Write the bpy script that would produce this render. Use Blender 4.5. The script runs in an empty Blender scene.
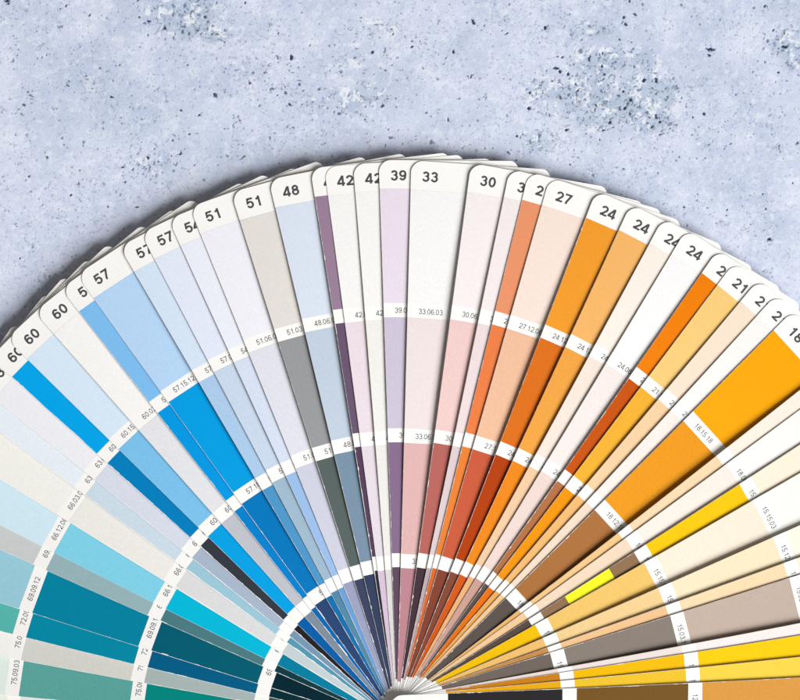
import bpy, math, random
import numpy as np
from mathutils import Matrix, Vector

random.seed(7)
rng = np.random.default_rng(11)
S = 0.0003                      # one unit of the layout below = 0.3 mm
FRAME = (400.0, 350.0)          # the spot on the table under the camera, in layout units
CAM_H = 2000.0                  # camera height above the table, in layout units
scene = bpy.context.scene
COL = scene.collection


def world_xy(x, y):
    return (x - FRAME[0]) * S, (FRAME[1] - y) * S


# ------------------------------------------------------------------ camera
cam = bpy.data.cameras.new('camera')
cam_ob = bpy.data.objects.new('camera', cam)
COL.objects.link(cam_ob)
cam_ob.location = (0, 0, CAM_H * S)
cam.sensor_fit = 'HORIZONTAL'
cam.angle = 2 * math.atan(400.0 / CAM_H)
cam.clip_start = 0.01
cam.clip_end = 50
scene.camera = cam_ob

# ------------------------------------------------------------------ light
world = bpy.data.worlds.new('World')
scene.world = world
world.use_nodes = True
bg = world.node_tree.nodes['Background']
bg.inputs['Color'].default_value = (1.0, 0.935, 0.875, 1)
bg.inputs['Strength'].default_value = 0.19

LIGHT_DIR = Vector((0.80, -0.60, 0.74)).normalized()     # soft window light from the lower right
key = bpy.data.lights.new('softbox_light', 'AREA')
key.shape = 'RECTANGLE'
key.size = 3.2
key.size_y = 3.2
key.energy = 467.0
key.color = (0.98, 0.995, 1.01)
key_ob = bpy.data.objects.new('softbox_light', key)
COL.objects.link(key_ob)
key_ob.location = LIGHT_DIR * 5.0
key_ob.rotation_euler = LIGHT_DIR.to_track_quat('Z', 'Y').to_euler()

vs = scene.view_settings
vs.view_transform = 'Standard'
vs.look = 'None'
vs.exposure = 0.0
vs.gamma = 1.0
GAIN = 1.17                     # how bright a white sheet of albedo 1 renders


def lin(c):
    c = c / 255.0
    return c / 12.92 if c <= 0.04045 else ((c + 0.055) / 1.055) ** 2.4


def albedo(rgb, gain=GAIN, cap=0.86):
    return tuple(min(cap, lin(v) / gain) for v in rgb) + (1.0,)


# ------------------------------------------------------------------ materials
def new_mat(name):
    m = bpy.data.materials.new(name)
    m.use_nodes = True
    nt = m.node_tree
    return m, nt, nt.nodes['Principled BSDF']


def node(nt, kind, **kw):
    n = nt.nodes.new(kind)
    for k, v in kw.items():
        setattr(n, k, v)
    return n


def noise(nt, coord, scale, detail=4, rough=0.55):
    n = node(nt, 'ShaderNodeTexNoise')
    n.inputs['Scale'].default_value = scale
    n.inputs['Detail'].default_value = detail
    n.inputs['Roughness'].default_value = rough
    nt.links.new(coord, n.inputs['Vector'])
    return n.outputs['Fac']


def remap(nt, val, a, b, c, d):
    n = node(nt, 'ShaderNodeMapRange')
    n.inputs['From Min'].default_value = a
    n.inputs['From Max'].default_value = b
    n.inputs['To Min'].default_value = c
    n.inputs['To Max'].default_value = d
    nt.links.new(val, n.inputs['Value'])
    return n.outputs['Result']


def mixc(nt, fac, a, b, mode='MIX'):
    n = node(nt, 'ShaderNodeMix', data_type='RGBA', blend_type=mode)
    for sock, v in ((n.inputs['Factor'], fac), (n.inputs['A'], a), (n.inputs['B'], b)):
        if isinstance(v, (int, float, tuple)):
            sock.default_value = v
        else:
            nt.links.new(v, sock)
    return n.outputs['Result']


def bump(nt, h, bsdf, dist, strength=1.0):
    n = node(nt, 'ShaderNodeBump')
    n.inputs['Strength'].default_value = strength
    n.inputs['Distance'].default_value = dist
    nt.links.new(h, n.inputs['Height'])
    nt.links.new(n.outputs['Normal'], bsdf.inputs['Normal'])


# white card stock
paper, nt, b = new_mat('white_card_stock')
tc = node(nt, 'ShaderNodeTexCoord')
f = noise(nt, tc.outputs['Object'], 1400, 3)
g = noise(nt, tc.outputs['Object'], 60, 3)
c1 = mixc(nt, remap(nt, f, .3, .7, 0, 1), (0.82, 0.80, 0.77, 1), (0.855, 0.84, 0.815, 1))
c1 = mixc(nt, remap(nt, g, .35, .65, 0, .35), c1, (0.80, 0.77, 0.73, 1))
nt.links.new(c1, b.inputs['Base Color'])
b.inputs['Roughness'].default_value = 0.62
b.inputs['Specular IOR Level'].default_value = 0.12
bump(nt, f, b, 0.00002, 0.25)

# painted colour coating: the hue comes from each patch object's own colour
coat, nt, b = new_mat('colour_coating')
tc = node(nt, 'ShaderNodeTexCoord')
oi = node(nt, 'ShaderNodeObjectInfo')
f = noise(nt, tc.outputs['Object'], 1500, 5, .7)
g = noise(nt, tc.outputs['Object'], 150, 3)
dark = mixc(nt, 1.0, oi.outputs['Color'], (0.93, 0.93, 0.935, 1), 'MULTIPLY')
lite = mixc(nt, 1.0, oi.outputs['Color'], (1.05, 1.05, 1.05, 1), 'MULTIPLY')
c1 = mixc(nt, remap(nt, f, .32, .68, 0, 1), dark, lite)
c2 = mixc(nt, remap(nt, g, .35, .65, 0, .5), c1, oi.outputs['Color'])
nt.links.new(c2, b.inputs['Base Color'])
b.inputs['Roughness'].default_value = 0.55
b.inputs['Specular IOR Level'].default_value = 0.06
bump(nt, f, b, 0.00003, 0.3)

ink, nt, b = new_mat('printing_ink')
oi = node(nt, 'ShaderNodeObjectInfo')
nt.links.new(oi.outputs['Color'], b.inputs['Base Color'])
b.inputs['Roughness'].default_value = 0.7

steel, nt, b = new_mat('brushed_metal')
tc = node(nt, 'ShaderNodeTexCoord')
f = noise(nt, tc.outputs['Object'], 900, 3)
nt.links.new(remap(nt, f, .3, .7, .28, .45), b.inputs['Roughness'])
b.inputs['Base Color'].default_value = (0.55, 0.54, 0.52, 1)
b.inputs['Metallic'].default_value = 1.0

# pale blue-grey concrete
conc, nt, b = new_mat('pale_blue_concrete')
tc = node(nt, 'ShaderNodeTexCoord')
P = tc.outputs['Object']
big = noise(nt, P, 14, 4, .6)
mid = noise(nt, P, 70, 6, .65)
fine = noise(nt, P, 420, 5, .7)
grain = noise(nt, P, 1500, 3, .7)


def attr(name):
    n = node(nt, 'ShaderNodeAttribute', attribute_name=name)
    return n.outputs['Fac']


c = mixc(nt, remap(nt, big, .35, .65, 0, 1), albedo((199, 208, 230)), albedo((217, 223, 242)))
c = mixc(nt, remap(nt, mid, .48, .66, 0, .85), c, albedo((226, 232, 246)))
c = mixc(nt, remap(nt, mid, .32, .46, .6, 0), c, albedo((186, 199, 221)))
c = mixc(nt, remap(nt, fine, .54, .68, 0, .6), c, albedo((231, 236, 247)))
c = mixc(nt, remap(nt, fine, .28, .44, .5, 0), c, albedo((178, 192, 218)))
c = mixc(nt, remap(nt, grain, .30, .43, .6, 0), c, albedo((165, 180, 208)))
c = mixc(nt, attr('blue_stain'), c, albedo((180, 195, 216)))
drift = noise(nt, P, 32, 4, .6)
speck = noise(nt, P, 1150, 2, .6)
sm = node(nt, 'ShaderNodeMath', operation='MULTIPLY')
nt.links.new(remap(nt, speck, .60, .68, 0, 1), sm.inputs[0])
nt.links.new(remap(nt, drift, .45, .66, .05, .85), sm.inputs[1])
c = mixc(nt, sm.outputs[0], c, albedo((120, 138, 172)))
c = mixc(nt, attr('pale_fleck'), c, albedo((238, 242, 249)))
c = mixc(nt, attr('grime'), c, albedo((38, 52, 84)))
nt.links.new(c, b.inputs['Base Color'])
b.inputs['Roughness'].default_value = 0.75
b.inputs['Specular IOR Level'].default_value = 0.25
add = node(nt, 'ShaderNodeMath', operation='MULTIPLY_ADD')
nt.links.new(fine, add.inputs[0])
add.inputs[1].default_value = 1.0
nt.links.new(grain, add.inputs[2])
bump(nt, add.outputs[0], b, 0.00012, 0.5)


# ------------------------------------------------------------------ concrete surface
def vnoise(x, y, scale, seed, octaves=1):
    """value noise on arrays x, y"""
    out = np.zeros_like(x)
    amp, tot = 1.0, 0.0
    for o in range(octaves):
        r = np.random.default_rng(seed * 31 + o)
        T = r.random((256, 256))
        u, v = x / scale + 1000, y / scale + 1000
        iu, iv = np.floor(u).astype(int), np.floor(v).astype(int)
        fu, fv = u - iu, v - iv
        fu, fv = fu * fu * (3 - 2 * fu), fv * fv * (3 - 2 * fv)
        a, b_ = T[iv % 256, iu % 256], T[iv % 256, (iu + 1) % 256]
        c_, d_ = T[(iv + 1) % 256, iu % 256], T[(iv + 1) % 256, (iu + 1) % 256]
        out += amp * ((a * (1 - fu) + b_ * fu) * (1 - fv) + (c_ * (1 - fu) + d_ * fu) * fv)
        tot += amp
        amp *= .55
        scale *= .5
    return out / tot


def sstep(a, b_, x):
    t = np.clip((x - a) / (b_ - a), 0, 1)
    return t * t * (3 - 2 * t)


def build_surface():
    step = 0.7
    xs = np.concatenate([np.arange(-4020, -20, 40), np.arange(-20, 820, step), np.arange(820, 4820, 40)])
    ys = np.concatenate([np.arange(-4016, -16, 40), np.arange(-16, 385, step), np.arange(385, 4385, 40)])
    X, Y = np.meshgrid(xs, ys)
    nx, ny = len(xs), len(ys)
    H = (vnoise(X, Y, 90, 1, 4) - .5) * 0.8
    grime = np.zeros_like(X)
    pale = np.zeros_like(X)
    blue = np.zeros_like(X)
    wob = vnoise(X, Y, 1.9, 5, 2)
    rid = np.abs(vnoise(X, Y, 7, 9, 3) - .5) * 2          # low along crack-like lines
    spk = vnoise(X, Y, 2.6, 13, 2)
    cell = vnoise(X, Y, 5.5, 17, 4)

    # worn, eroded spots
    zones = [(180, 18, 42, 26, 1.0), (212, 34, 24, 10, .9), (585, 98, 42, 30, 1.1), (640, 96, 38, 26, 1.1), (600, 62, 42, 22, .7),
             (548, 92, 26, 22, .7), (592, 30, 24, 10, .9), (655, 122, 26, 16, .8), (790, 47, 22, 22, .9), (380, 30, 40, 18, .45),
             (345, 100, 50, 26, .55), (540, 140, 30, 16, .6), (150, 160, 40, 22, .6), (705, 140, 18, 22, .5), (360, 60, 40, 24, .4),
             (505, 20, 22, 14, .4), (770, 120, 34, 22, .35), (260, 70, 60, 30, .35), (90, 70, 40, 24, .3), (640, 60, 24, 18, .7)]
    Z = np.zeros_like(X)
    for zx, zy, rx, ry, k in zones:
        Z = np.maximum(Z, k * np.exp(-((X - zx) / rx) ** 2 - ((Y - zy) / ry) ** 2))
    warp = vnoise(X, Y, 22, 21, 3)
    Zw = np.clip(Z * (0.35 + 1.3 * warp), 0, 1.2)
    blue = np.clip(sstep(.30, .75, Zw) * .75 + sstep(.55, .8, vnoise(X, Y, 120, 23, 4)) * .35, 0, .9)
    pale = sstep(.56, .66, cell) * sstep(.18, .5, Zw) * .5 + sstep(.60, .72, cell) * .38
    crack = sstep(.075, .02, rid) * sstep(.16, .5, Zw) * sstep(.48, .60, spk)
    wear_lines = sstep(.05, .012, np.abs(vnoise(X, Y, 15, 41, 3) - .5) * 2) * sstep(.56, .70, vnoise(X, Y, 12, 43, 2)) * sstep(.42, .55, spk)
    grime = np.maximum(grime, np.maximum(crack * .75, wear_lines * .32))
    H -= crack * .35
    pep = sstep(.70, .80, spk) * sstep(.30, .65, Zw)
    grime = np.maximum(grime, pep * .45)
    H -= pep * .2
    H -= sstep(.4, .8, Zw) * .4
    H += pale * .10
    # scattered pin holes, more of them in darker drifts
    drift = vnoise(X, Y, 80, 29, 3)
    holes = []
    for _ in range(17000):
        x, y = rng.uniform(-20, 820), rng.uniform(-16, 385)
        if rng.random() > .25 + 1.3 * max(0, float(vnoise(np.array([x]), np.array([y]), 80, 29, 3)[0]) - .35):
            continue
        holes.append((x, y, .42 + .5 * rng.random() ** 2, rng.uniform(.3, .75)))
    for _ in range(420):
        x, y = rng.uniform(-20, 820), rng.uniform(-16, 385)
        holes.append((x, y, .8 + .9 * rng.random() ** 2, rng.uniform(.5, .95)))
        if rng.random() < .4:                       # chips come in little groups
            for _k in range(rng.integers(2, 6)):
                holes.append((x + rng.normal() * 4, y + rng.normal() * 4, .5 + .6 * rng.random(), rng.uniform(.4, .9)))
    zlist = [z for z in zones for _ in range(int(z[2] * z[3] * z[4] / 42))]
    for zx, zy, rx, ry, k in zlist:
        holes.append((zx + rng.normal() * rx * .6, zy + rng.normal() * ry * .6, .7 + 1.2 * rng.random() ** 2, rng.uniform(.6, 1)))
    # the larger pits one can point to
    big_pits = [(148, 21, 2.6), (165, 28, 3.0), (46, 55, 1.4), (111, 97, 1.6), (103, 79, 1.2), (113, 81, 1.2), (181, 110, 1.9), (189, 134, 2.0),
                (199, 115, 1.6), (180, 154, 2.0), (187, 65, 1.6), (235, 70, 1.8), (250, 83, 1.6), (245, 2, 1.8), (278, 33, 1.5), (291, 58, 3.0),
                (293, 72, 1.7), (298, 80, 1.6), (277, 95, 1.4), (214, 94, 2.4), (302, 104, 1.5), (147, 157, 2.2), (122, 167, 2.2), (194, 165, 1.6),
                (448, 119, 2.8), (412, 41, 2.4), (412, 46, 2.2), (473, 21, 3.0), (507, 33, 2.4), (453, 52, 2.4), (471, 76, 2.2), (486, 97, 2.2),
                (374, 74, 1.4), (398, 130, 1.8), (332, 156, 1.8), (624, 17, 2.6), (626, 24, 2.4), (635, 14, 1.8), (545, 28, 2.2), (557, 68, 3.2),
                (560, 71, 2.4), (568, 74, 2.6), (552, 81, 2.0), (578, 90, 2.2), (603, 53, 1.7), (589, 59, 2.4), (602, 66, 2.4), (644, 80, 2.6),
                (656, 81, 3.0), (623, 91, 2.4), (630, 100, 2.6), (625, 108, 2.8), (630, 113, 2.6), (636, 118, 2.4), (649, 117, 2.2), (660, 122, 2.6),
                (656, 116, 2.6), (652, 127, 2.2), (610, 122, 2.6), (604, 130, 2.4), (693, 117, 2.0), (704, 114, 2.0), (711, 49, 3.4), (709, 55, 2.2),
                (765, 6, 2.2), (753, 72, 1.8), (779, 72, 1.8), (785, 47, 3.4), (776, 82, 1.8), (530, 93, 2.4), (528, 108, 2.6), (566, 130, 2.4),
                (517, 136, 2.2), (770, 239, 2.8), (726, 146, 1.6), (727, 260 - 50, 1.4), (684, 207, 1.8), (705, 158, 1.7), (793, 183, 1.6),
                (766, 209, 1.8), (763, 194, 1.3), (687, 226, 1.5), (28, 176, 1.6), (71, 195, 1.4), (55, 274, 1.5), (88, 244, 2.0), (136, 207, 1.8),
                (125, 182, 1.8), (16, 226, 1.4), (8, 211, 1.4), (20, 258, 1.5), (7, 1, 3.0), (84, 12, 1.6), (508, 152, 2.2), (516, 160, 1.8), (600, 140, 1.6)]
    holes += [(x, y, r * .78, 1.0) for x, y, r in big_pits]
    # short broken cracks
    for cx, cy, ang, n in [(16, 107, 1.0, 8), (20, 113, .6, 5), (236, 122, 2.5, 7), (238, 118, .7, 6), (233, 118, .3, 5), (228, 128, 2.2, 5), (220, 39, .4, 9),
                           (226, 34, 2.2, 7), (82, 140, 1.0, 7), (52, 108, .5, 6), (590, 56, 1.4, 6), (640, 116, .6, 10), (627, 104, .8, 9),
                           (420, 78, 1.2, 6), (486, 94, 1.7, 6), (350, 29, .9, 5), (166, 95, 2.0, 7), (245, 156, 2.8, 7), (141, 118, 1.6, 6), (780, 145, 2.4, 8)]:
        x, y, a_ = cx, cy, ang
        for _ in range(n):
            holes.append((x, y, .55 + .4 * rng.random(), rng.uniform(.5, .9)))
            a_ += rng.normal() * .5
            x += math.cos(a_) * 1.1
            y += math.sin(a_) * 1.1
    xi0, yi0 = np.searchsorted(xs, -20), np.searchsorted(ys, -16)
    for x, y, r, k in holes:
        rr = r * 2.2
        i0 = int((x - rr + 20) / step) + xi0
        i1 = int((x + rr + 20) / step) + xi0 + 2
        j0 = int((y - rr + 16) / step) + yi0
        j1 = int((y + rr + 16) / step) + yi0 + 2
        i0, j0 = max(i0, 0), max(j0, 0)
        if i1 <= i0 or j1 <= j0:
            continue
        sx, sy = X[j0:j1, i0:i1] - x, Y[j0:j1, i0:i1] - y
        if sx.size == 0:
            continue
        a_ = rng.uniform(0, math.pi)
        e = rng.uniform(.32, .9)
        # ragged rims, some pits only half open
        u = sx * math.cos(a_) + sy * math.sin(a_)
        v = -sx * math.sin(a_) + sy * math.cos(a_)
        d = np.sqrt((u / r) ** 2 + (v / (r * e)) ** 2) * (.15 + 1.75 * wob[j0:j1, i0:i1])
        m = sstep(1.2, .7, d)
        grime[j0:j1, i0:i1] = np.maximum(grime[j0:j1, i0:i1], m * k)
        H[j0:j1, i0:i1] -= m * min(r * .30, .8) * (1 if r > .95 else .35)
    H = np.clip(H, -5, 1.2) - 1.4
    V = np.empty((nx * ny, 3), np.float32)
    V[:, 0] = ((X - FRAME[0]) * S).ravel()
    V[:, 1] = ((FRAME[1] - Y) * S).ravel()
    V[:, 2] = (H * S).ravel()
    idx = np.arange(nx * ny).reshape(ny, nx)
    q = np.stack([idx[1:, :-1], idx[1:, 1:], idx[:-1, 1:], idx[:-1, :-1]], -1).reshape(-1, 4)
    me = bpy.data.meshes.new('concrete_surface')
    me.vertices.add(len(V))
    me.vertices.foreach_set('co', V.ravel())
    me.loops.add(q.size)
    me.loops.foreach_set('vertex_index', q.ravel().astype(np.int32))
    me.polygons.add(len(q))
    me.polygons.foreach_set('loop_start', (np.arange(len(q)) * 4).astype(np.int32))
    me.polygons.foreach_set('use_smooth', np.ones(len(q), bool))
    me.update(calc_edges=True)
    for nm, arr in (('grime', grime), ('pale_fleck', pale), ('blue_stain', blue)):
        at = me.attributes.new(nm, 'FLOAT', 'POINT')
        at.data.foreach_set('value', np.clip(arr, 0, 1).ravel().astype(np.float32))
    me.materials.append(conc)
    ob = bpy.data.objects.new('concrete_surface', me)
    COL.objects.link(ob)
    ob['kind'] = 'structure'
    ob['label'] = 'pale blue-grey pitted concrete surface under the fan deck'
    return ob


build_surface()

# ------------------------------------------------------------------ the fan deck
RIVET = (416.0, 714.0)
LEN = 550.5                      # rivet to top edge
TAIL = -22.0                     # rivet to bottom edge
TH = 0.36                        # card thickness
ROLL = -0.043                    # every card leans on the ones below its left edge
TIP_Z = 16.0
STEP_Z = 0.40
EPS_PATCH, EPS_INK = 0.085, 0.10
Y_P1 = (408.4, 521.8)
Y_P2 = (284.8, 394.7)
Y_P3 = (161.0, 271.0)
Y_P4 = (34.0, 147.0)
PATCH_Y = [Y_P1, Y_P2, Y_P3, Y_P4]
BAND_MID = [401.5, 277.9, 154.0]


def left_at(y):
    return -(19.0 + 0.0363 * y)


def right_at(y):
    return 81.0 + 0.0363 * y


def bend(x, y):
    """the cards are not flat: a slight bow along their length and a twist that lifts the left edge mid-way"""
    t = min(max(y / LEN, 0), 1)
    return 4.0 * math.sin(math.pi * t) - 0.11 * x * math.sin(math.pi * t ** 0.85) ** 1.3


def link_mesh(name, verts, faces, mat, parent, color=None):
    me = bpy.data.meshes.new(name)
    me.from_pydata([(x * S, y * S, z * S) for x, y, z in verts], [], faces)
    me.update()
    me.materials.append(mat)
    ob = bpy.data.objects.new(name, me)
    COL.objects.link(ob)
    ob.parent = parent
    if color:
        ob.color = color
    return ob


def card_rows():
    """(y, x_left, x_right) from bottom to top, with rounded corners"""
    rows = []
    rb, rt = 10.0, 12.5
    for k in range(7):
        a = math.pi / 2 * k / 6
        y = TAIL + rb - rb * math.cos(a)
        ins = rb - rb * math.sin(a)
        rows.append((y, left_at(y) + ins, right_at(y) - ins))
    n = 170
    y0, y1 = TAIL + rb, LEN - rt
    for k in range(1, n):
        y = y0 + (y1 - y0) * k / n
        rows.append((y, left_at(y), right_at(y)))
    for k in range(0, 11):
        a = math.pi / 2 * k / 10
        y = LEN - rt + rt * math.sin(a)
        ins = rt - rt * math.cos(a)
        rows.append((y, left_at(y) + ins, right_at(y) - ins * .72))
    return rows


def make_card_mesh():
    rows = card_rows()
    V, F = [], []
    for y, a, b_ in rows:
        m = (a + b_) / 2
        for x in (a, m, b_):
            V.append((x, y, bend(x, y)))
        for x in (a, m, b_):
            V.append((x, y, bend(x, y) - TH))
    n = len(rows)
    for i in range(n - 1):
        o, p = i * 6, i * 6 + 6
        F += [(o, o + 1, p + 1, p), (o + 1, o + 2, p + 2, p + 1)]
        F += [(o + 4, o + 3, p + 3, p + 4), (o + 5, o + 4, p + 4, p + 5)]
        F += [(o + 3, o, p, p + 3), (o + 2, o + 5, p + 5, p + 2)]
    F += [(0, 3, 4, 1), (1, 4, 5, 2)]
    e = (n - 1) * 6
    F += [(e + 3, e, e + 1, e + 4), (e + 4, e + 1, e + 2, e + 5)]
    me = bpy.data.meshes.new('swatch_card')
    me.from_pydata([(x * S, y * S, z * S) for x, y, z in V], [], F)
    me.update()
    me.materials.append(paper)
    return me


CARD_MESH = make_card_mesh()


def add_patch(card, y0, y1, rgb, wear, gain, rough):
    """colour sheet from y0 to y1; its left border is cut raggedly so the white core shows"""
    V, F = [], []
    n = max(4, int((y1 - y0) / 1.1))
    ph = random.uniform(0, 900)
    w = slow = 0.0
    for k in range(n + 1):
        y = y0 + (y1 - y0) * k / n
        if random.random() < .30:
            w = min(.75, max(0.0, random.gauss(-.10, .34)) * wear)
        if rough and random.random() < .25:
            slow = .6 * slow + .4 * max(0.0, random.gauss(.5, .6)) * rough
        ins = 0.05 + 0.24 * wear + w + .10 * wear * random.random() + slow
        sy = y + (0.25 * math.sin(ph) if k in (0, n) else 0)
        a, b_ = left_at(y) + ins, right_at(y) - .05
        V += [(a, sy, bend(a, y) + EPS_PATCH), (b_, sy, bend(b_, y) + EPS_PATCH)]
    for k in range(n):
        o = 2 * k
        F.append((o, o + 1, o + 3, o + 2))
    ob = link_mesh('colour_patch', V, F, coat, card, albedo(rgb, gain))
    return ob


# ---- printed figures: stroked sans digits drawn in a box 0.66 wide, 1 high
def arc(cx, cy, rx, ry, a0, a1, n=12):
    return [(cx + rx * math.cos(math.radians(a0 + (a1 - a0) * k / n)), cy + ry * math.sin(math.radians(a0 + (a1 - a0) * k / n))) for k in range(n + 1)]


def glyph(ch, w):
    """list of (centre line, closed) for stroke width w"""
    h = w / 2
    W = 0.66
    cx = W / 2
    rx = W / 2 - h
    if ch == '0':
        return [(arc(cx, .5, rx, .5 - h, 0, 360, 28)[:-1], True)]
    if ch == '1':
        return [([(.13, .73), (.27, .76), (.37, .84), (.40, 1.0)], False), ([(.40, 0), (.40, .999)], False)]
    if ch == '2':
        p = arc(cx, 1 - h - .235, rx, .235, 172, -28, 14)
        return [(p + [(.30, .28), (h + .01, h + .03), (h + .02, h), (W, h)], False)]
    if ch == '3':
        p = arc(cx, 1 - h - .20, rx - .03, .20, 168, -80, 14)
        q = arc(cx, h + .225, rx, .225 + .02, 82, -168, 16)
        return [(p[:-1] + [(cx + .02, .53)] + q[1:], False)]
    if ch == '4':
        return [([(W, .24), (.04, .24), (.04, .30), (.42, .93), (.47, .93)], False), ([(.47, 0), (.47, 1.0)], False)]
    if ch == '5':
        p = arc(cx - .01, h + .245, rx, .245 + .02, 128, -165, 18)
        return [([(W - .05, 1 - h), (.15, 1 - h), (.085, .50)] + p, False)]
    if ch == '6':
        q = arc(cx + .02, .60, rx, .40 - h, 28, 180, 14)
        return [(arc(cx, h + .235, rx, .245, 0, 360, 26)[:-1], True), (q + [(h, .40), (h, .30)], False)]
    if ch == '9':
        r = glyph('6', w)
        return [([(W - x, 1 - y) for x, y in p], c) for p, c in r]
    if ch == '7':
        return [([(.02, 1 - h), (W - h, 1 - h), (W - h - .02, 1 - h - .05), (.40, .52), (.27, .22), (.23, 0)], False)]
    if ch == '8':
        return [(arc(cx, 1 - h - .20, rx - .035, .205, 0, 360, 24)[:-1], True), (arc(cx, h + .235, rx, .24, 0, 360, 24)[:-1], True)]
    if ch == '.':
        return [([(h, 0), (h, w * 1.05)], False)]
    return []


def stroke(pts, closed, w):
    """left/right outline of a polyline with mitred joints"""
    n = len(pts)
    L, R = [], []
    for i in range(n):
        p = Vector(pts[i])
        a = Vector(pts[i - 1]) if (i > 0 or closed) else None
        b_ = Vector(pts[(i + 1) % n]) if (i < n - 1 or closed) else None
        d1 = (p - a).normalized() if a is not None else None
        d2 = (b_ - p).normalized() if b_ is not None else None
        if d1 is None:
            d1 = d2
        if d2 is None:
            d2 = d1
        n1, n2 = Vector((-d1.y, d1.x)), Vector((-d2.y, d2.x))
        m = n1 + n2
        if m.length < 1e-4:
            m = n1.copy()
        m.normalize()
        k = min(1.7, 1 / max(.35, m.dot(n1)))
        L.append(p + m * (w / 2 * k))
        R.append(p - m * (w / 2 * k))
    return L, R


def add_print(card, name, text, x0, y_base, height, sx, w, gap, rgb):
    V, F = [], []
    x = 0.0
    layer = 0
    for ch in text:
        for pts, closed in glyph(ch, w):
            L, R = stroke(pts, closed, w)
            o = len(V)
            layer += 1
            for l, r in zip(L, R):
                for q in (l, r):
                    yy = y_base + q.y * height
                    xx = x0 + (x + q.x) * height * sx
                    V.append((xx, yy, bend(xx, yy) + EPS_INK + .012 * (layer % 4)))
            n = len(L)
            for i in range(n if closed else n - 1):
                j = (i + 1) % n
                F.append((o + 2 * i, o + 2 * i + 1, o + 2 * j + 1, o + 2 * j))
        x += (w if ch == '.' else .66) + gap
    return link_mesh(name, V, F, ink, card, rgb)


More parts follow.
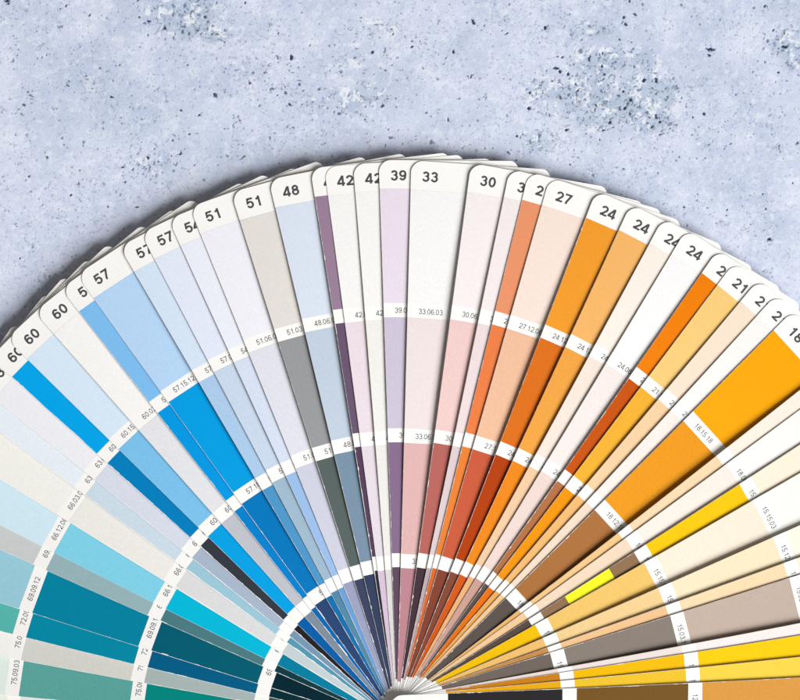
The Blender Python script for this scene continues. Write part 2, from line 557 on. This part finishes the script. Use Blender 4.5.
# ---- the cards, bottom of the stack (lower left) to its top (lower right):
# axis angle, number, three ring codes, four coatings from the tip inwards, ragged wear, label
W_ = (251, 249, 246)
CARDS = [
 (-87.2, '78', ('78.03', '78', ''), [(234, 238, 228), (228, 231, 226), (190, 205, 198), (60, 90, 90)], 1.0, 'lowest card, pale grey-green, only a corner showing at lower left'),
 (-82.5, '75', ('75.09.03', '75.06', '75'), [(224, 236, 227), (92, 166, 158), (0, 140, 132), (0, 58, 62)], 1.0, 'card coded 75.09.03 in mint, sea green and jade'),
 (-77.3, '75', ('75.09', '75', ''), [(244, 242, 235), (215, 214, 206), (174, 188, 186), (60, 85, 88)], 1.0, 'off-white and greige card below the bright teal ones'),
 (-73.95, '72', ('72.09', '72', ''), [(86, 181, 172), (0, 138, 166), (0, 96, 138), (0, 46, 56)], 1.0, 'narrow sea-green, teal and petrol blue card coded 72'),
 (-70.3, '69', ('69.09.12', '69.09.12', '69'), [(152, 201, 214), (0, 132, 162), (0, 96, 116), (0, 40, 52)], 1.0, 'wide card coded 69.09.12 with teal and dark petrol patches'),
 (-63.8, '69', ('69.03', '69', ''), [(201, 204, 203), (152, 181, 185), (78, 126, 133), (10, 60, 68)], .8, 'narrow grey card between pale blue and teal'),
 (-61.0, '66', ('66.12.06', '66.12', '66'), [(207, 232, 242), (130, 211, 233), (0, 190, 222), (0, 130, 164)], .4, 'card coded 66.12 from pale to bright turquoise'),
 (-56.1, '66', ('66.03.03', '66.03', '66'), [(242, 240, 232), (240, 237, 230), (226, 226, 226), (203, 214, 217)], .9, 'cream card coded 66.03'),
 (-51.6, '63', ('63.06', '63', ''), [(231, 239, 245), (205, 222, 233), (160, 204, 220), (86, 155, 180)], 1.0, 'pale ice-blue card coded 63, lower of two'),
 (-49.0, '63', ('63.03', '63', ''), [(238, 238, 242), (217, 222, 233), (172, 187, 205), (120, 154, 180)], .7, 'pale lilac-grey card coded 63, upper of two'),
 (-46.0, '60', ('60.18', '60', ''), [(0, 164, 232), (0, 128, 190), (54, 58, 67), (34, 33, 38)], .8, 'card with bright blue patches and a charcoal inner end'),
 (-43.4, '60', ('60.15.06', '60.15', '60'), [(214, 231, 245), (125, 195, 236), (0, 165, 232), (0, 96, 170)], .4, 'card coded 60.15 from pale to strong azure'),
 (-39.4, '60', ('60.03', '60', ''), [(248, 245, 241), (231, 231, 234), (196, 199, 205), (130, 144, 158)], .7, 'white to grey card numbered 60'),
 (-35.75, '57', ('57.18', '57', ''), [(126, 190, 238), (0, 154, 228), (0, 132, 208), (0, 106, 180)], .9, 'narrow sky-blue card numbered 57'),
 (-33.6, '57', ('57.15.12', '57.18', '57'), [(182, 214, 244), (0, 160, 228), (0, 122, 192), (44, 72, 118)], 1.0, 'wide card coded 57.15.12 from powder blue to navy'),
 (-28.3, '57', ('57.12', '57', ''), [(214, 229, 246), (175, 206, 237), (80, 154, 204), (16, 114, 178)], .6, 'light blue card numbered 57 beside the wide one'),
 (-25.7, '57', ('57.09', '57', ''), [(228, 234, 247), (205, 219, 238), (164, 190, 210), (84, 140, 170)], .5, 'very pale blue card numbered 57 next to 54'),
 (-22.5, '54', ('54.06', '54', ''), [(237, 240, 248), (219, 228, 245), (160, 195, 238), (110, 164, 220)], .6, 'card numbered 54 ending in periwinkle'),
 (-20.0, '51', ('51.06.03', '51.06', '51'), [(243, 241, 247), (230, 230, 240), (214, 215, 230), (160, 165, 195)], .8, 'pale lavender card coded 51.06'),
 (-15.45, '51', ('51.03.06', '51.03', '51'), [(230, 224, 218), (157, 158, 160), (92, 104, 101), (62, 70, 100)], 1.0, 'warm grey card coded 51.03'),
 (-11.35, '48', ('48.06.06', '48.06', ''), [(221, 229, 242), (200, 213, 228), (126, 151, 172), (54, 66, 97)], .8, 'ice blue to navy card numbered 48'),
 (-6.9, '45', ('45', '', ''), [(156, 129, 153), (110, 88, 115), (92, 66, 94), (46, 44, 60)], 1.3, 'narrow plum card left of the 42 cards'),
 (-5.45, '42', ('42.06', '42', ''), [(250, 248, 245), (243, 228, 234), (239, 227, 235), (222, 198, 220)], .7, 'card numbered 42, white to pale pink'),
 (-2.45, '42', ('42.03', '42', ''), [(251, 249, 245), (249, 246, 240), (246, 243, 238), (226, 224, 219)], .9, 'ivory card numbered 42'),
 (0.22, '39', ('39.06', '39', ''), [(239, 226, 238), (214, 203, 222), (142, 113, 146), (100, 76, 96)], .6, 'mauve to aubergine card numbered 39'),
 (3.6, '33', ('33.06.03', '33.06.06', '33'), [(252, 250, 248), (247, 233, 230), (235, 189, 186), (197, 139, 148)], .7, 'wide card coded 33.06.03, white to rose'),
 (9.8, '30', ('30.06.06', '30.06', ''), [(252, 243, 241), (250, 213, 208), (192, 107, 99), (74, 52, 62)], .9, 'card numbered 30, blush to dark plum'),
 (13.85, '30', ('30.03', '', ''), [(251, 239, 239), (248, 229, 229), (232, 213, 215), (196, 176, 180)], .9, 'narrow pale pink card right of 30'),
 (15.85, '27', ('27.15', '27', ''), [(240, 152, 108), (246, 132, 72), (246, 136, 56), (226, 110, 48)], .9, 'narrow apricot orange card'),
 (18.1, '27', ('27.12.06', '27.12', ''), [(253, 231, 218), (250, 198, 163), (212, 97, 63), (140, 69, 49)], .9, 'card coded 27.12.06, peach to rust'),
 (23.1, '24', ('24.12.18', '24.12', ''), [(247, 159, 46), (230, 117, 26), (190, 67, 4), (140, 76, 54)], .9, 'deep orange card numbered 24'),
 (26.95, '24', ('24.12.12', '24.12', ''), [(250, 186, 106), (251, 171, 71), (251, 144, 25), (222, 94, 23)], .7, 'lighter orange card numbered 24'),
 (30.6, '24', ('24.06', '24', ''), [(255, 244, 232), (254, 238, 224), (253, 212, 170), (246, 186, 128)], .5, 'narrow cream card numbered 24'),
 (33.25, '24', ('24.06.03', '24.06', ''), [(255, 253, 251), (254, 243, 238), (250, 226, 217), (212, 166, 152)], .6, 'white card coded 24.06'),
 (37.15, '24', ('24.18', '', ''), [(246, 131, 0), (208, 87, 8), (188, 118, 70), (98, 84, 78)], .9, 'narrow dark orange card ending in grey'),
 (39.3, '21', ('21.12', '21', ''), [(253, 209, 126), (253, 184, 52), (254, 157, 0), (242, 118, 10)], .6, 'golden card numbered 21'),
 (42.4, '21', ('21.09', '', ''), [(253, 231, 208), (253, 215, 168), (252, 194, 120), (246, 178, 92)], .5, 'pale apricot card numbered 21'),
 (44.8, '21', ('21.03', '', ''), [(255, 250, 245), (255, 245, 236), (254, 229, 206), (254, 206, 152)], .5, 'white-tipped card left of the wide amber one'),
 (47.2, '18', ('18.15.18', '18.12.18', '18'), [(255, 172, 0), (246, 160, 28), (180, 118, 62), (97, 86, 80)], .8, 'wide amber card coded 18.15.18'),
 (54.15, '18', ('', '', ''), [(254, 241, 226), (254, 222, 180), (250, 206, 141), (246, 188, 110)], .4, 'narrow cream card right of the wide amber one'),
 (55.95, '18', ('18.06', '18', ''), [(255, 250, 245), (255, 243, 231), (253, 226, 197), (252, 210, 160)], .4, 'ivory card coded 18.06'),
 (59.4, '15', ('15.18', '15', ''), [(255, 241, 218), (255, 205, 0), [(161, 190, (152, 118, 84)), (190, 241.5, (255, 255, 40)), (241.5, 271, (152, 118, 84))], (92, 77, 68)], .6, 'yellow card with a neon yellow chip on brown'),
 (62.4, '15', ('15.15.03', '15.15.03', '15'), [(255, 250, 242), (255, 241, 219), (252, 206, 112), (255, 202, 0)], .4, 'wide cream to yellow card coded 15.15.03'),
 (68.45, '15', ('15.12.03', '15.12', ''), [(255, 246, 228), (254, 236, 198), (253, 217, 153), (251, 200, 115)], .4, 'cream card coded 15.12'),
 (72.5, '15', ('15.06', '', ''), [(255, 239, 214), (253, 224, 180), (250, 203, 148), (208, 148, 80)], .5, 'narrow buff card above the taupe one'),
 (74.8, '15', ('15.03.15', '15.03.15', '15'), [(216, 194, 182), (201, 181, 166), (144, 132, 122), (120, 108, 100)], .8, 'wide taupe card coded 15.03.15'),
 (81.5, '12', ('', '', ''), [(250, 243, 239), (250, 241, 237), (248, 233, 226), (247, 229, 219)], .4, 'narrow pinkish white card below the taupe one'),
 (83.25, '12', ('12', '12', ''), [(255, 216, 0), (255, 210, 0), (255, 198, 0), (214, 136, 20)], .7, 'bright yellow card near the lower right corner'),
 (86.4, '12', ('12', '12', ''), [(254, 222, 90), (254, 217, 74), (252, 206, 48), (248, 182, 18)], .7, 'light yellow card, second from the top of the stack'),
 (89.45, '12', ('12', '12', ''), [(232, 174, 100), (226, 158, 70), (126, 89, 36), (46, 44, 46)], .9, 'topmost card, ochre to black, along the lower right edge'),
]

deck = bpy.data.objects.new('fan_deck', None)
COL.objects.link(deck)
rx, ry = world_xy(*RIVET)
deck.location = (rx, ry, 0)
deck.empty_display_size = 0.01
deck['label'] = 'colour swatch fan deck spread open in a half circle on concrete'
deck['category'] = 'fan deck'

INK = (0.05, 0.05, 0.053, 1)
INK_CODE = (0.10, 0.105, 0.12, 1)
z_top = 0
for i, (ang, num, codes, cols, wear, label) in enumerate(CARDS):
    z0 = 3.0 + STEP_Z * i
    th = math.radians(ang)
    A = Vector((math.sin(th), math.cos(th), 0))           # along the card, tip outwards (y up)
    B = Vector((math.cos(th), -math.sin(th), 0))          # to its right
    slope = (TIP_Z - z0) / LEN
    # the hole has play round the rivet: centre the card on the ring through its middle band
    ymid = 278.0
    zm = z0 + slope * ymid + bend(0, ymid)
    k = 1 - zm / CAM_H
    play = random.uniform(-1.3, 1.3)
    mx = RIVET[0] + A.x * (ymid + play) - FRAME[0]
    my = FRAME[1] - RIVET[1] + A.y * (ymid + play)
    yv = (A + Vector((0, 0, slope))).normalized()
    xv = (B + Vector((0, 0, ROLL)))
    xv = (xv - yv * xv.dot(yv)).normalized()
    zv = xv.cross(yv)
    org = Vector((mx * k, my * k, zm)) - yv * ymid - zv * bend(0, ymid)
    M = Matrix(((xv.x, yv.x, zv.x, org.x * S), (xv.y, yv.y, zv.y, org.y * S), (xv.z, yv.z, zv.z, org.z * S), (0, 0, 0, 1)))
    card = bpy.data.objects.new('swatch_card', CARD_MESH)
    COL.objects.link(card)
    card.parent = deck
    card.matrix_local = Matrix.Translation((-rx, -ry, 0)) @ M
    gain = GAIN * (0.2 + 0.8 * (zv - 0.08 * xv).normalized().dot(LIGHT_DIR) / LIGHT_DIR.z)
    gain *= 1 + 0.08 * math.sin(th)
    rough = 0.55 if 7 <= i <= 10 else 0.0
    card['label'] = label
    card['group'] = 'swatch cards of the fan deck'
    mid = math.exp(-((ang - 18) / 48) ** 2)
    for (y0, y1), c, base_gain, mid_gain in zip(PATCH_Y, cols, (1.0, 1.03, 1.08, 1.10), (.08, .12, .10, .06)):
        if isinstance(c, list):
            for a_, b_, cc in c:
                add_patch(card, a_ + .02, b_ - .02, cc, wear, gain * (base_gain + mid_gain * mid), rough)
        else:
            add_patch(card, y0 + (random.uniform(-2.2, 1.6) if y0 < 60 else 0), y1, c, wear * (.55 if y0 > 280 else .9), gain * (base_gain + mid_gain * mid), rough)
    add_print(card, 'card_number', num, left_at(530) + 11.2, 530.2, 10.2, 1.07, .185, .115, INK)
    for mid_, code in zip(BAND_MID, codes):
        if code:
            add_print(card, 'colour_code', code, left_at(mid_) + 11.2, mid_ - 2.6, 5.3, .885, .13, .125, INK_CODE)
    z_top = max(z_top, z0)

# the rivet that holds the stack, a domed head on a shank
V, F = [], []
prof = [(5.0, 0.2), (5.0, z_top + 1.2), (9.0, z_top + 1.2), (9.0, z_top + 2.0), (7.6, z_top + 3.2), (5.0, z_top + 4.1), (2.2, z_top + 4.6), (0.01, z_top + 4.7)]
N = 32
for r, z in prof:
    for k in range(N):
        a = 2 * math.pi * k / N
        V.append((r * math.cos(a), r * math.sin(a), z))
for j in range(len(prof) - 1):
    for k in range(N):
        F.append((j * N + k, j * N + (k + 1) % N, (j + 1) * N + (k + 1) % N, (j + 1) * N + k))
rv = link_mesh('rivet', V, F, steel, deck)
rv.location = (0, 0, 0)
